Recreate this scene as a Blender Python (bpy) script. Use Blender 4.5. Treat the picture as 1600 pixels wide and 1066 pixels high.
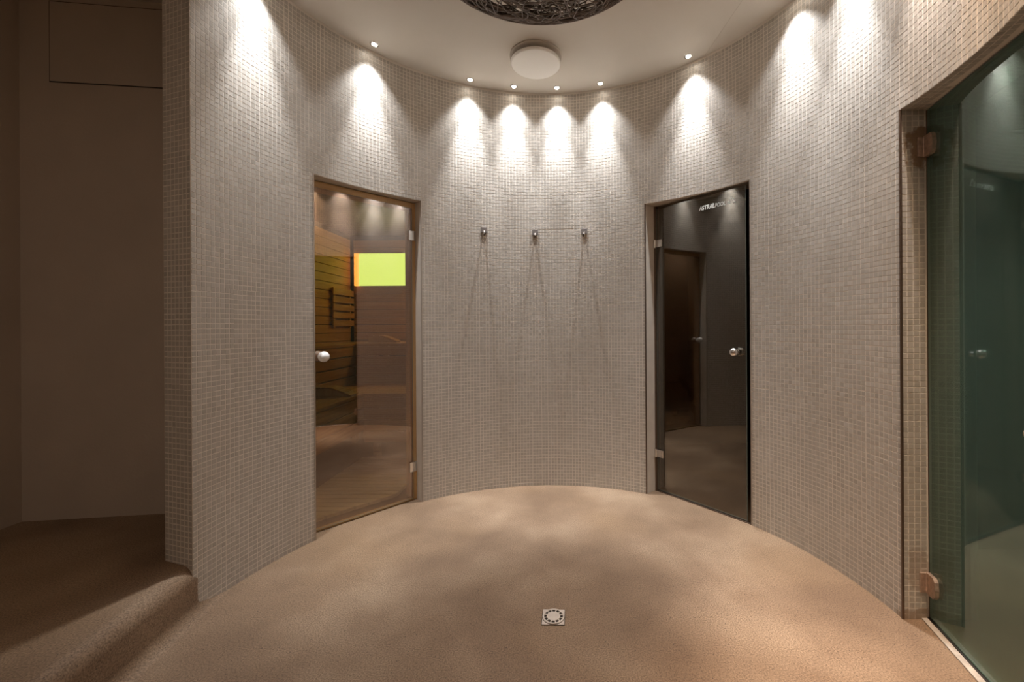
import bpy, bmesh, math, random
import numpy as np
from mathutils import Vector, Matrix

# ------------------------------------------------------------------ scene, camera, exposure
for o in list(bpy.data.objects):
    bpy.data.objects.remove(o, do_unlink=True)
sc = bpy.context.scene
col = sc.collection
random.seed(7)
rng = np.random.default_rng(11)

CAM_H = 1.2
FPX, PPX, PPY, ROLL = 659.43, 872.35, 510.47, 0.006      # focal length and principal point of the 1600x1066 frame
cam_d = bpy.data.cameras.new('camera')
cam = bpy.data.objects.new('camera', cam_d)
col.objects.link(cam)
cam_d.sensor_fit = 'HORIZONTAL'
cam_d.sensor_width = 36.0
cam_d.lens = FPX / 1600 * 36
cam_d.shift_x = -(PPX - 800) / 1600
cam_d.shift_y = -(533 - PPY) / 1600
cam_d.clip_start = 0.02
cam.matrix_world = Matrix.Translation((0, 0, CAM_H)) @ Matrix.Rotation(ROLL, 4, 'Y') @ Matrix.Rotation(math.pi / 2, 4, 'X')
sc.camera = cam

sc.view_settings.view_transform = 'Standard'
sc.view_settings.look = 'None'
sc.view_settings.gamma = 1.0
sc.view_settings.use_curve_mapping = False
sc.view_settings.exposure = 0.40

world = bpy.data.worlds.new('world')
world.use_nodes = True
world.node_tree.nodes['Background'].inputs[0].default_value = (0.02, 0.017, 0.014, 1)
world.node_tree.nodes['Background'].inputs[1].default_value = 0.0
sc.world = world

# ring of recessed spots: (degrees round the room from the far point, colour, watts)
COOL = (0.95, 0.97, 1.0)
PINK = (1.0, 0.88, 0.80)
WARM = (1.0, 0.70, 0.46)
CORE_W, SPILL_W = 98.0, 20.0           # each lamp: a narrow core and a wide weak spill, like a small reflector lamp
SPOTS = [(-76.0, COOL, 1.0), (-49.7, COOL, 1.0), (-23.1, COOL, 1.0), (-10.1, COOL, 1.0), (2.9, COOL, 1.0),
         (16.1, COOL, 1.0), (42.0, COOL, 1.0), (68.5, COOL, 1.0), (81.5, COOL, 1.0),
         (97.0, PINK, 0.9), (110.0, WARM, 0.95), (122.0, WARM, 0.95), (136.0, WARM, 0.95)]
CORRIDOR_FILL_W = 9.0  # watts of the added corridor fill lamp
CORE_SIZE, SPILL_SIZE, SPOT_R = math.radians(42), math.radians(86), 0.016

# ------------------------------------------------------------------ room constants (metres)
CX, CY, RAD = -0.0708, 1.7249, 1.4675        # round room: centre and radius of its tiled face
CEIL = 2.964
LINT = 2.0745                                # underside of the door heads
PITCH = LINT / 90                            # mosaic pitch
WALL_T = 0.17

def circ(deg, r=RAD):
    a = math.radians(deg)
    return Vector((CX + r * math.sin(a), CY + r * math.cos(a), 0))

# ------------------------------------------------------------------ helpers
def link(name, me, mat=None, parent=None, smooth=False):
    o = bpy.data.objects.new(name, me)
    col.objects.link(o)
    if mat is not None and not me.materials:
        for m in (mat if isinstance(mat, (list, tuple)) else [mat]):
            me.materials.append(m)
    if parent is not None:
        o.parent = parent
    if smooth:
        me.polygons.foreach_set('use_smooth', [True] * len(me.polygons))
    return o

def bm_obj(name, bm, mat=None, parent=None, smooth=False, sharp=None):
    bmesh.ops.recalc_face_normals(bm, faces=bm.faces[:])
    me = bpy.data.meshes.new(name)
    bm.to_mesh(me)
    bm.free()
    o = link(name, me, mat, parent, smooth)
    if smooth and sharp:
        me.set_sharp_from_angle(angle=math.radians(sharp))
    return o

def empty(name, loc=(0, 0, 0), rotz=0.0, parent=None):
    o = bpy.data.objects.new(name, None)
    col.objects.link(o)
    o.location = loc
    o.rotation_euler = (0, 0, rotz)
    o.empty_display_size = 0.05
    o.parent = parent
    return o

def tag(o, label=None, cat=None, group=None, kind=None):
    if label: o['label'] = label
    if cat: o['category'] = cat
    if group: o['group'] = group
    if kind: o['kind'] = kind
    return o

def box(bm, x0, x1, y0, y1, z0, z1, M=None, bevel=0.0):
    vs = [bm.verts.new((x, y, z)) for z in (z0, z1) for y in (y0, y1) for x in (x0, x1)]
    fs = [bm.faces.new([vs[i] for i in q]) for q in
          ((0, 2, 3, 1), (4, 5, 7, 6), (0, 1, 5, 4), (2, 6, 7, 3), (0, 4, 6, 2), (1, 3, 7, 5))]
    if bevel > 0:
        es = list({e for f in fs for e in f.edges})
        r = bmesh.ops.bevel(bm, geom=es, offset=bevel, segments=2, affect='EDGES', profile=0.5)
        vs = list({v for f in r['faces'] for v in f.verts} | {v for v in vs if v.is_valid})
    if M is not None:
        bmesh.ops.transform(bm, matrix=M, verts=[v for v in vs if v.is_valid])
    return fs

def lathe(bm, prof, n=32, M=None, close=True):
    """prof: list of (r, z)"""
    rings = []
    new = []
    for r, z in prof:
        if r < 1e-6:
            v = bm.verts.new((0, 0, z)); rings.append([v]); new.append(v)
        else:
            ring = [bm.verts.new((r * math.cos(2 * math.pi * i / n), r * math.sin(2 * math.pi * i / n), z)) for i in range(n)]
            rings.append(ring); new += ring
    for a, b in zip(rings[:-1], rings[1:]):
        for i in range(n):
            j = (i + 1) % n
            if len(a) == 1 and len(b) > 1: bm.faces.new((a[0], b[i], b[j]))
            elif len(b) == 1 and len(a) > 1: bm.faces.new((a[i], a[j], b[0]))
            elif len(a) > 1: bm.faces.new((a[i], a[j], b[j], b[i]))
    if M is not None:
        bmesh.ops.transform(bm, matrix=M, verts=new)

def prism(bm, pts, z0, z1):
    """closed plan polygon extruded from z0 to z1"""
    lo = [bm.verts.new((p[0], p[1], z0)) for p in pts]
    hi = [bm.verts.new((p[0], p[1], z1)) for p in pts]
    n = len(pts)
    bm.faces.new(lo[::-1]); bm.faces.new(hi)
    for i in range(n):
        j = (i + 1) % n
        bm.faces.new((lo[i], lo[j], hi[j], hi[i]))

def frame_m(origin, x, y, z):
    M = Matrix.Identity(4)
    for i, v in enumerate((x, y, z)):
        v = Vector(v)
        M[0][i], M[1][i], M[2][i] = v.x, v.y, v.z
    M[0][3], M[1][3], M[2][3] = origin[0], origin[1], origin[2]
    return M

# ------------------------------------------------------------------ materials
def new_mat(name):
    m = bpy.data.materials.new(name)
    m.use_nodes = True
    nt = m.node_tree
    b = nt.nodes['Principled BSDF']
    return m, nt, b

def N(nt, t, **kw):
    n = nt.nodes.new(t)
    for k, v in kw.items():
        setattr(n, k, v)
    return n

def ramp(nt, stops, fac=None):
    r = N(nt, 'ShaderNodeValToRGB')
    e = r.color_ramp.elements
    while len(e) < len(stops): e.new(0.5)
    for el, (p, c) in zip(e, stops):
        el.position = p
        el.color = (*c, 1) if len(c) == 3 else c
    if fac is not None: nt.links.new(fac, r.inputs[0])
    return r

def mathn(nt, op, a, b=None, clamp=False):
    n = N(nt, 'ShaderNodeMath', operation=op, use_clamp=clamp)
    for i, v in enumerate((a, b)):
        if v is None: continue
        if isinstance(v, (int, float)): n.inputs[i].default_value = v
        else: nt.links.new(v, n.inputs[i])
    return n.outputs[0]

def mixc(nt, fac, a, b, mode='MIX'):
    n = N(nt, 'ShaderNodeMix', data_type='RGBA', blend_type=mode)
    for sock, v in ((n.inputs[0], fac), (n.inputs[6], a), (n.inputs[7], b)):
        if isinstance(v, (int, float)): sock.default_value = v
        elif isinstance(v, tuple): sock.default_value = (*v, 1)
        else: nt.links.new(v, sock)
    return n.outputs[2]

def plain(name, colr, rough=0.6, metal=0.0, noise=0.0, scale=8.0, bump=0.0, bscale=60.0, spec=0.5):
    m, nt, b = new_mat(name)
    b.inputs['Roughness'].default_value = rough
    b.inputs['Metallic'].default_value = metal
    b.inputs['Specular IOR Level'].default_value = spec
    tc = N(nt, 'ShaderNodeTexCoord')
    if noise > 0:
        nz = N(nt, 'ShaderNodeTexNoise'); nz.inputs['Scale'].default_value = scale; nz.inputs['Detail'].default_value = 5
        nt.links.new(tc.outputs['Object'], nz.inputs['Vector'])
        lo = tuple(max(0, c * (1 - noise)) for c in colr); hi = tuple(min(1, c * (1 + noise)) for c in colr)
        r = ramp(nt, [(0.3, lo), (0.7, hi)], nz.outputs['Fac'])
        nt.links.new(r.outputs[0], b.inputs['Base Color'])
    else:
        b.inputs['Base Color'].default_value = (*colr, 1)
    if bump > 0:
        n2 = N(nt, 'ShaderNodeTexNoise'); n2.inputs['Scale'].default_value = bscale; n2.inputs['Detail'].default_value = 4
        nt.links.new(tc.outputs['Object'], n2.inputs['Vector'])
        bp = N(nt, 'ShaderNodeBump'); bp.inputs['Strength'].default_value = bump; bp.inputs['Distance'].default_value = 0.004
        nt.links.new(n2.outputs['Fac'], bp.inputs['Height'])
        nt.links.new(bp.outputs[0], b.inputs['Normal'])
    return m

HINGE3_TOP = (1.45, 1.700, 1.925)
HINGE3_LOW = (1.49, 1.700, 0.17)

def stain_streak_mask(nt, centres):
    """rusty patches with ragged outlines of their own round the old hinges, and faint streaks below the hooks"""
    geo = N(nt, 'ShaderNodeNewGeometry')
    nz = N(nt, 'ShaderNodeTexNoise'); nz.inputs['Scale'].default_value = 22; nz.inputs['Detail'].default_value = 4
    nt.links.new(geo.outputs['Position'], nz.inputs['Vector'])
    out = None
    for (c, rx, rz, k) in centres:
        sub = N(nt, 'ShaderNodeVectorMath', operation='SUBTRACT')
        nt.links.new(geo.outputs['Position'], sub.inputs[0]); sub.inputs[1].default_value = c
        ml = N(nt, 'ShaderNodeVectorMath', operation='MULTIPLY')
        nt.links.new(sub.outputs[0], ml.inputs[0]); ml.inputs[1].default_value = (1 / rx, 1 / 0.05, 1 / rz)
        ln = N(nt, 'ShaderNodeVectorMath', operation='LENGTH'); nt.links.new(ml.outputs[0], ln.inputs[0])
        d = mathn(nt, 'ADD', ln.outputs['Value'], mathn(nt, 'MULTIPLY', mathn(nt, 'SUBTRACT', nz.outputs['Fac'], 0.5), 2.2))
        mk = N(nt, 'ShaderNodeMapRange'); mk.inputs[1].default_value = 1.05; mk.inputs[2].default_value = 0.80
        mk.inputs[3].default_value = 0.0; mk.inputs[4].default_value = k
        nt.links.new(d, mk.inputs[0])
        out = mk.outputs[0] if out is None else mathn(nt, 'MAXIMUM', out, mk.outputs[0])
    return out

STAINS_STREAKS = [((1.478, 1.71, 1.925), 0.062, 0.085, 0.8), ((1.47, 1.71, 0.20), 0.06, 0.09, 0.35), ((1.45, 1.71, 0.01), 0.1, 0.03, 0.5),
          ((-0.545, 3.11, 1.72), 0.035, 0.22, 0.10), ((-0.172, 3.19, 1.72), 0.035, 0.22, 0.12), ((0.20, 3.167, 1.72), 0.035, 0.22, 0.10)]  # this row: faint brown streaks down the wall below the hooks

def tile_mat():
    m, nt, b = new_mat('mosaic_glaze')
    at = N(nt, 'ShaderNodeAttribute', attribute_name='tint')
    r = ramp(nt, [(0.0, (0.43, 0.39, 0.34)), (0.55, (0.50, 0.457, 0.405)), (1.0, (0.57, 0.527, 0.475))], at.outputs['Fac'])
    geo = N(nt, 'ShaderNodeNewGeometry')
    nz = N(nt, 'ShaderNodeTexNoise'); nz.inputs['Scale'].default_value = 1.7; nz.inputs['Detail'].default_value = 3
    nt.links.new(geo.outputs['Position'], nz.inputs['Vector'])
    c = mixc(nt, mathn(nt, 'MULTIPLY', nz.outputs['Fac'], 0.35), r.outputs[0], (0.46, 0.42, 0.37))
    c = mixc(nt, stain_streak_mask(nt, STAINS_STREAKS), c, (0.25, 0.14, 0.06))
    nt.links.new(c, b.inputs['Base Color'])
    b.inputs['Roughness'].default_value = 0.38
    b.inputs['Specular IOR Level'].default_value = 0.4
    return m

def grout_mat():
    m, nt, b = new_mat('mosaic_grout')
    geo = N(nt, 'ShaderNodeNewGeometry')
    nz = N(nt, 'ShaderNodeTexNoise'); nz.inputs['Scale'].default_value = 3; nz.inputs['Detail'].default_value = 6
    nt.links.new(geo.outputs['Position'], nz.inputs['Vector'])
    r = ramp(nt, [(0.3, (0.70, 0.64, 0.565)), (0.7, (0.80, 0.74, 0.665))], nz.outputs['Fac'])
    c = mixc(nt, stain_streak_mask(nt, STAINS_STREAKS), r.outputs[0], (0.20, 0.09, 0.03))
    nt.links.new(c, b.inputs['Base Color'])
    b.inputs['Roughness'].default_value = 0.8
    return m

def floor_mat():
    m, nt, b = new_mat('washed_aggregate')
    geo = N(nt, 'ShaderNodeNewGeometry')
    P = geo.outputs['Position']
    def noise(s, d=4, dist=0.0):
        n = N(nt, 'ShaderNodeTexNoise'); n.inputs['Scale'].default_value = s; n.inputs['Detail'].default_value = d
        n.inputs['Distortion'].default_value = dist
        nt.links.new(P, n.inputs['Vector']); return n.outputs['Fac']
    base = ramp(nt, [(0.32, (0.175, 0.110, 0.066)), (0.5, (0.240, 0.158, 0.098)), (0.68, (0.325, 0.228, 0.148))], noise(1.9, 4, 0.15)).outputs[0]
    warm = ramp(nt, [(0.5, (0, 0, 0)), (0.68, (1, 1, 1))], noise(1.1, 2)).outputs[0]
    base = mixc(nt, mathn(nt, 'MULTIPLY', warm, 0.25), base, (0.33, 0.205, 0.10))
    grain = ramp(nt, [(0.30, (0.58, 0.56, 0.54)), (0.5, (1, 1, 1)), (0.70, (1.34, 1.34, 1.34))], noise(190, 2)).outputs[0]
    c = mixc(nt, 1.0, base, grain, 'MULTIPLY')
    vo = N(nt, 'ShaderNodeTexVoronoi'); vo.inputs['Scale'].default_value = 75
    nt.links.new(P, vo.inputs['Vector'])
    sp = mathn(nt, 'LESS_THAN', vo.outputs['Distance'], 0.16)
    pick = mathn(nt, 'GREATER_THAN', N_sep(nt, vo.outputs['Color']), 0.86)
    c = mixc(nt, mathn(nt, 'MULTIPLY', mathn(nt, 'MULTIPLY', sp, pick), 0.75), c, (0.05, 0.035, 0.025))
    nt.links.new(c, b.inputs['Base Color'])
    b.inputs['Roughness'].default_value = 0.62
    b.inputs['Specular IOR Level'].default_value = 0.35
    bp = N(nt, 'ShaderNodeBump'); bp.inputs['Strength'].default_value = 0.3; bp.inputs['Distance'].default_value = 0.0015
    nt.links.new(noise(230, 3), bp.inputs['Height'])
    nt.links.new(bp.outputs[0], b.inputs['Normal'])
    return m

def N_sep(nt, c):
    s = N(nt, 'ShaderNodeSeparateColor'); nt.links.new(c, s.inputs[0]); return s.outputs[0]

def wood_mat(name, a, b_, scale=1.0, axis='X', rough=0.5):
    m, nt, b = new_mat(name)
    tc = N(nt, 'ShaderNodeTexCoord')
    oi = N(nt, 'ShaderNodeObjectInfo')
    mp = N(nt, 'ShaderNodeMapping')
    s = {'X': (1.5, 40, 40), 'Y': (40, 1.5, 40), 'Z': (40, 40, 1.5)}[axis]
    mp.inputs['Scale'].default_value = tuple(v * scale for v in s)
    add = N(nt, 'ShaderNodeVectorMath', operation='ADD')
    nt.links.new(tc.outputs['Object'], add.inputs[0])
    cmb = N(nt, 'ShaderNodeCombineXYZ')
    for i in range(3): nt.links.new(mathn(nt, 'MULTIPLY', oi.outputs['Random'], 7.0), cmb.inputs[i])
    nt.links.new(cmb.outputs[0], add.inputs[1])
    nt.links.new(add.outputs[0], mp.inputs['Vector'])
    nz = N(nt, 'ShaderNodeTexNoise'); nz.inputs['Scale'].default_value = 1; nz.inputs['Detail'].default_value = 5; nz.inputs['Distortion'].default_value = 0.6
    nt.links.new(mp.outputs[0], nz.inputs['Vector'])
    r = ramp(nt, [(0.3, a), (0.7, b_)], nz.outputs['Fac'])
    c = mixc(nt, mathn(nt, 'MULTIPLY', oi.outputs['Random'], 0.35), r.outputs[0], tuple(v * 0.7 for v in a))
    nt.links.new(c, b.inputs['Base Color'])
    b.inputs['Roughness'].default_value = rough
    return m

def glass_mat(name, tint, refl, rough, reflcol=(1, 1, 1), haze=0.0, hazecol=(0.3, 0.3, 0.3)):
    """tinted, partly mirroring safety glass: tinted see-through plus a Fresnel-weighted mirror"""
    m = bpy.data.materials.new(name)
    m.use_nodes = True
    nt = m.node_tree
    nt.nodes.clear()
    out = N(nt, 'ShaderNodeOutputMaterial')
    tr = N(nt, 'ShaderNodeBsdfTransparent'); tr.inputs[0].default_value = (*tint, 1)
    gl = N(nt, 'ShaderNodeBsdfGlossy'); gl.inputs['Color'].default_value = (*reflcol, 1); gl.inputs['Roughness'].default_value = rough
    lw = N(nt, 'ShaderNodeLayerWeight'); lw.inputs['Blend'].default_value = 0.35
    mr = N(nt, 'ShaderNodeMapRange'); mr.inputs[3].default_value = refl; mr.inputs[4].default_value = min(1.0, refl + 0.35)
    nt.links.new(lw.outputs['Fresnel'], mr.inputs[0])
    mx = N(nt, 'ShaderNodeMixShader')
    nt.links.new(mr.outputs[0], mx.inputs[0]); nt.links.new(tr.outputs[0], mx.inputs[1]); nt.links.new(gl.outputs[0], mx.inputs[2])
    last = mx.outputs[0]
    if haze > 0:
        df = N(nt, 'ShaderNodeBsdfDiffuse'); df.inputs[0].default_value = (*hazecol, 1)
        m2 = N(nt, 'ShaderNodeMixShader'); m2.inputs[0].default_value = haze
        nt.links.new(last, m2.inputs[1]); nt.links.new(df.outputs[0], m2.inputs[2]); last = m2.outputs[0]
    nt.links.new(last, out.inputs['Surface'])
    return m

def emit_mat(name, colr, s):
    m, nt, b = new_mat(name)
    b.inputs['Base Color'].default_value = (*colr, 1)
    b.inputs['Emission Color'].default_value = (*colr, 1)
    b.inputs['Emission Strength'].default_value = s
    return m

M = {}
M['tile'] = tile_mat()
M['grout'] = grout_mat()
M['floor'] = floor_mat()
M['ceiling'] = plain('ceiling_plaster', (0.68, 0.63, 0.56), 0.9, noise=0.03, scale=2, bump=0.08, bscale=40)
M['plaster'] = plain('beige_plaster', (0.52, 0.44, 0.365), 0.85, noise=0.05, scale=3, bump=0.15, bscale=90)
M['reveal'] = plain('reveal_plaster', (0.60, 0.53, 0.45), 0.7, noise=0.06, scale=12)
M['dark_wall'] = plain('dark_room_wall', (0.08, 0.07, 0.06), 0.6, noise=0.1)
M['green_wall'] = plain('green_grey_wall', (0.09, 0.12, 0.105), 0.6, noise=0.1)
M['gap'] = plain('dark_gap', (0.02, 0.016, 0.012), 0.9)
M['chrome'] = plain('satin_chrome', (0.72, 0.70, 0.68), 0.22, 1.0)
M['steel'] = plain('brushed_steel', (0.55, 0.51, 0.47), 0.35, 1.0)
M['hook_plate'] = plain('hook_nickel', (0.22, 0.19, 0.175), 0.5, 0.3)
M['hook_peg'] = plain('hook_bronze', (0.10, 0.075, 0.055), 0.55)
M['bronze'] = plain('aged_bronze', (0.50, 0.38, 0.30), 0.38, 0.55, noise=0.25, scale=60)
M['profile'] = plain('dark_edge_profile', (0.16, 0.11, 0.08), 0.4, 0.6)
M['profile_light'] = plain('steel_edge_profile', (0.50, 0.44, 0.38), 0.45, 0.5)
M['white_knob'] = plain('white_lacquer', (0.82, 0.80, 0.78), 0.25)
M['white_disc'] = plain('opal_white', (0.92, 0.89, 0.83), 0.5)
M['fixture'] = plain('fixture_beige', (0.50, 0.44, 0.37), 0.6)
M['drain'] = plain('drain_plastic', (0.60, 0.52, 0.45), 0.5, noise=0.06, scale=40)
M['sill_strip'] = plain('worn_sill', (0.42, 0.36, 0.30), 0.7, noise=0.25, scale=25)
M['wire'] = plain('dark_rattan', (0.15, 0.112, 0.088), 0.5, noise=0.4, scale=30)
M['wood_x'] = wood_mat('sauna_wood_x', (0.40, 0.22, 0.09), (0.62, 0.40, 0.18), axis='X')
M['wood_y'] = wood_mat('sauna_wood_y', (0.40, 0.22, 0.09), (0.62, 0.40, 0.18), axis='Y')
M['wood_z'] = wood_mat('frame_wood_z', (0.58, 0.37, 0.17), (0.76, 0.54, 0.28), axis='Z')
M['wood_frame'] = wood_mat('frame_wood_x', (0.58, 0.37, 0.17), (0.76, 0.54, 0.28), axis='X')
M['ceil_shaded'] = wood_mat('shaded_ceiling_boards', (0.05, 0.035, 0.025), (0.08, 0.055, 0.04), axis='X')  # wood colour darkened to stand in for shade on the sauna ceiling
M['duck'] = wood_mat('duckboard_wood', (0.50, 0.42, 0.28), (0.66, 0.58, 0.42), axis='X')
M['glass_bronze'] = glass_mat('bronze_door_glass', (0.82, 0.74, 0.62), 0.16, 0.0, (1.0, 0.93, 0.92))
M['glass_grey'] = glass_mat('grey_door_glass', (0.55, 0.50, 0.45), 0.10, 0.0, (1.0, 0.97, 0.90))
M['glass_green'] = glass_mat('green_door_glass', (0.45, 0.56, 0.50), 0.15, 0.03, (0.88, 0.97, 0.91), 0.16, (0.20, 0.37, 0.33))
M['glass_edge'] = plain('glass_edge', (0.30, 0.36, 0.33), 0.2)
M['etch'] = plain('etched_white', (0.82, 0.82, 0.78), 0.7)
M['lens'] = emit_mat('lamp_lens', (1.0, 0.92, 0.80), 30.0)
M['panel_green'] = emit_mat('panel_yellow_green', (0.64, 1.0, 0.26), 1.45)
M['panel_orange'] = emit_mat('panel_orange', (1.0, 0.50, 0.10), 1.7)

# ------------------------------------------------------------------ floor, ceiling, plain walls
bm = bmesh.new(); box(bm, -3.1, 3.3, -1.5, 5.5, -0.12, 0.0)
fl = tag(bm_obj('floor', bm, M['floor']), 'beige washed-aggregate floor of the round room', 'floor', kind='structure')

def step_x(y):          # foot of the step runs almost straight towards the viewer
    return -1.538 + (1.802 - y) * 0.1253

def platform():
    prof = [(-1.75, 0.0), (-1.75, 0.20)]
    r = 0.060
    for k in range(9):
        a = math.radians(90 - 90 * k / 8)
        prof.append((-r + r * math.cos(a), 0.20 - r + r * math.sin(a)))
    r2 = 0.05
    for k in range(8):
        a = math.radians(180 + 90 * k / 7)
        prof.append((r2 + r2 * math.cos(a), r2 + r2 * math.sin(a)))
    prof[-1] = (r2, 0.0005)
    bm = bmesh.new()
    rows = []
    ys = [-1.5 + i * (2.34 + 1.5) / 40 for i in range(41)]
    for y in ys:
        rows.append([bm.verts.new((step_x(y) + s, y, z)) for s, z in prof])
    n = len(prof)
    for a, b in zip(rows[:-1], rows[1:]):
        for i in range(n):
            j = (i + 1) % n
            bm.faces.new((a[i], a[j], b[j], b[i]))
    bm.faces.new(rows[0]); bm.faces.new(rows[-1][::-1])
    return bm_obj('floor_platform', bm, M['floor'], smooth=True, sharp=40)
tag(platform(), 'raised floor platform with a rounded step beside the round room', 'platform', kind='structure')

bm = bmesh.new(); box(bm, -3.1, 3.3, -1.5, 3.6, CEIL, CEIL + 0.12)
ce = tag(bm_obj('ceiling', bm, M['ceiling']), 'plain beige plaster ceiling', 'ceiling', kind='structure')
# hairline joint running across the ceiling board
ja, jb = Vector((0.968, 2.75, 0)), Vector((1.05, 1.80, 0))
jd = (jb - ja).normalized(); jn = Vector((-jd.y, jd.x, 0)) * 0.0009
bm = bmesh.new(); prism(bm, [ja - jn, jb - jn, jb + jn, ja + jn], CEIL - 0.0006, CEIL + 0.001)
bm_obj('ceiling_joint', bm, M['fixture'], ce)

def wall_line(name, a, b, z0, z1, mat, label, thick=0.1, side=1):
    """vertical slab whose room face runs a->b; thickness grows to the given side"""
    a = Vector((*a, 0)); b = Vector((*b, 0))
    d = (b - a).normalized(); n = Vector((-d.y, d.x, 0)) * side
    bm = bmesh.new()
    prism(bm, [a, b, b + n * thick, a + n * thick], z0, z1)
    return tag(bm_obj(name, bm, mat), label, 'wall', kind='structure')

wr = wall_line('wall_recess', (-2.80, 2.198), (-1.60, 2.353), 0.0, CEIL, M['plaster'], 'brown plaster wall at the back of the dark recess', 0.07)
# flush hatch in the recess wall
d = Vector((1.2, 0.155, 0)).normalized(); n_in = Vector((d.y, -d.x, 0))
Mh = frame_m((-2.80, 2.198, 0), d, n_in, (0, 0, 1))
bm = bmesh.new(); box(bm, 0.138, 0.90, -0.005, 0.0015, 2.500, 2.928, Mh)
o = bm_obj('hatch_gap', bm, M['gap'], wr)
bm = bmesh.new(); box(bm, 0.143, 0.895, -0.005, 0.004, 2.505, 2.923, Mh)
o = bm_obj('access_hatch', bm, M['plaster'], wr); o['label'] = 'flush plaster access hatch with a dark joint'
wall_line('wall_left', (-2.80, 2.30), (-2.80, -1.3), 0.0, CEIL, M['plaster'], 'brown plaster side wall at the far left', side=-1)
wall_line('wall_behind', (-2.9, -1.3), (1.3, -1.3), 0.0, CEIL, M['plaster'], 'plain plaster wall behind the viewer', side=-1)
e128 = circ(128)
wall_line('wall_right', (e128.x, e128.y), (e128.x, -1.4), 0.0, CEIL, M['plaster'], 'plain plaster wall running back beside the viewer', side=1)

# ------------------------------------------------------------------ doors: planes in plan
U1 = Vector((0.667, 0.745, 0)).normalized(); N1 = Vector((-U1.y, U1.x, 0))       # sauna door: along, into the sauna
U2 = Vector((0.642, -0.767, 0)).normalized(); N2 = Vector((-U2.y, U2.x, 0))      # steam door
U3 = Vector((-0.238, -0.971, 0)).normalized(); N3 = Vector((-U3.y, U3.x, 0))     # green door, from its hinge towards the viewer
if N3.x < 0: N3 = -N3
P1 = Vector((-0.987, 2.972, 0)) - U1 * 0.70      # left outer end of the sauna frame
P2 = Vector((0.714, 3.074, 0))                   # hinge end of the steam door glass
P3 = Vector((1.502, 1.717, 0))                   # hinge end of the green door glass
A_END, A1L, A1R, A2L, A2R, A3L, A3R, A_STOP = -88.3, -63.2, -36.3, 28.2, 56.65, 90.2, 121.0, 128.0

# ------------------------------------------------------------------ curved wall body
def arc_pts(a0, a1, r=RAD, step=1.0):
    n = max(2, int(abs(a1 - a0) / step))
    return [circ(a0 + (a1 - a0) * i / n, r) for i in range(n + 1)]

RAD3 = Vector((1, 0, 0))
DIR = {A_END: Vector((-0.95, 0.30, 0)).normalized(), A1L: N1, A1R: N1, A2L: N2, A2R: N2, A3L: Vector((1, -0.03, 0)).normalized(),
       A3R: Vector((math.sin(math.radians(121)), math.cos(math.radians(121)), 0)),
       A_STOP: Vector((math.sin(math.radians(128)), math.cos(math.radians(128)), 0))}
bm = bmesh.new()
GR = RAD                                         # grout face radius
def seg(a0, a1, z0, z1, t0=WALL_T, t1=WALL_T, arc_out=True):
    inn = arc_pts(a0, a1)
    o0 = inn[0] + DIR[a0] * t0; o1 = inn[-1] + DIR[a1] * t1
    if arc_out:
        mid = arc_pts(a0 + 3.0, a1 - 3.0, RAD + WALL_T)
        pts = inn + [o1] + mid[::-1] + [o0]
    else:
        pts = inn + [o1, o0]
    prism(bm, pts, z0, z1)
seg(A_END, A1L, 0, CEIL)
seg(A1L, A1R, LINT, CEIL, arc_out=False)
seg(A1R, A2L, 0, CEIL)
seg(A2L, A2R, LINT, CEIL, arc_out=False)
seg(A2R, A3L, 0, CEIL, t1=0.30)
seg(A3L, A3R, LINT, CEIL, t0=0.30, t1=0.30, arc_out=False)
seg(A3R, A_STOP, 0, CEIL, arc_out=False)
wall = tag(bm_obj('wall_curved', bm, M['grout']), 'curved wall of the round room covered in small beige mosaic tiles', 'wall', kind='structure')

# ------------------------------------------------------------------ mosaic tiles (all real geometry)
TS = PITCH * 0.87          # tile size
TH = 0.0007
xf = []                     # (pos, u, v, n, su)

def sheet_offset():
    cache = {}
    def f(i, j):
        k = (i // 12, j // 12)
        if k not in cache: cache[k] = (rng.normal(0, 0.0007), rng.normal(0, 0.0009), rng.normal(0, 0.0005))
        return cache[k]
    return f
so = sheet_offset()

def add_tile(p, u, v, n, su=1.0, off=(0, 0, 0)):
    xf.append((p + u * (off[0] + rng.normal(0, 0.00030)) + v * (off[1] + rng.normal(0, 0.00040)) + n * (off[2] * 0.15 + rng.normal(0, 0.00006)), u, v, n, su))

Z = Vector((0, 0, 1))
def tile_arc(a0, a1, z0):
    L = RAD * math.radians(a1 - a0)
    n = max(1, round(L / PITCH))
    r0 = round(z0 / PITCH)
    nr = int(CEIL / PITCH) + 1
    for i in range(n):
        a = math.radians(a0 + (a1 - a0) * (i + 0.5) / n)
        nrm = Vector((-math.sin(a), -math.cos(a), 0))
        u = Vector((math.cos(a), -math.sin(a), 0))
        ii = int(RAD * a / PITCH) + 400
        for j in range(r0, nr):
            zz = (j + 0.5) * PITCH
            if zz + TS / 2 > CEIL: continue
            o = so(ii, j)
            if j == r0 or i in (0, n - 1): o = (0, 0, 0)
            p = Vector((CX + RAD * math.sin(a), CY + RAD * math.cos(a), zz))
            add_tile(p, u, Z, nrm, (L / n) / PITCH, o)
for a0, a1, z0 in ((A_END, A1L, 0), (A1L, A1R, LINT), (A1R, A2L, 0), (A2L, A2R, LINT), (A2R, A3L, 0), (A3L, A3R, LINT), (A3R, A_STOP, 0)):
    tile_arc(a0, a1, z0)

def tile_flat(origin, u, v, n, lu, lv):
    nu = max(1, round(lu / PITCH)); nv = max(1, round(lv / PITCH))
    for i in range(nu):
        for j in range(nv):
            p = origin + u * ((i + 0.5) * lu / nu) + v * ((j + 0.5) * lv / nv)
            add_tile(p, u, v, n, lu / nu / PITCH, (0, 0, 0))
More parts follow.
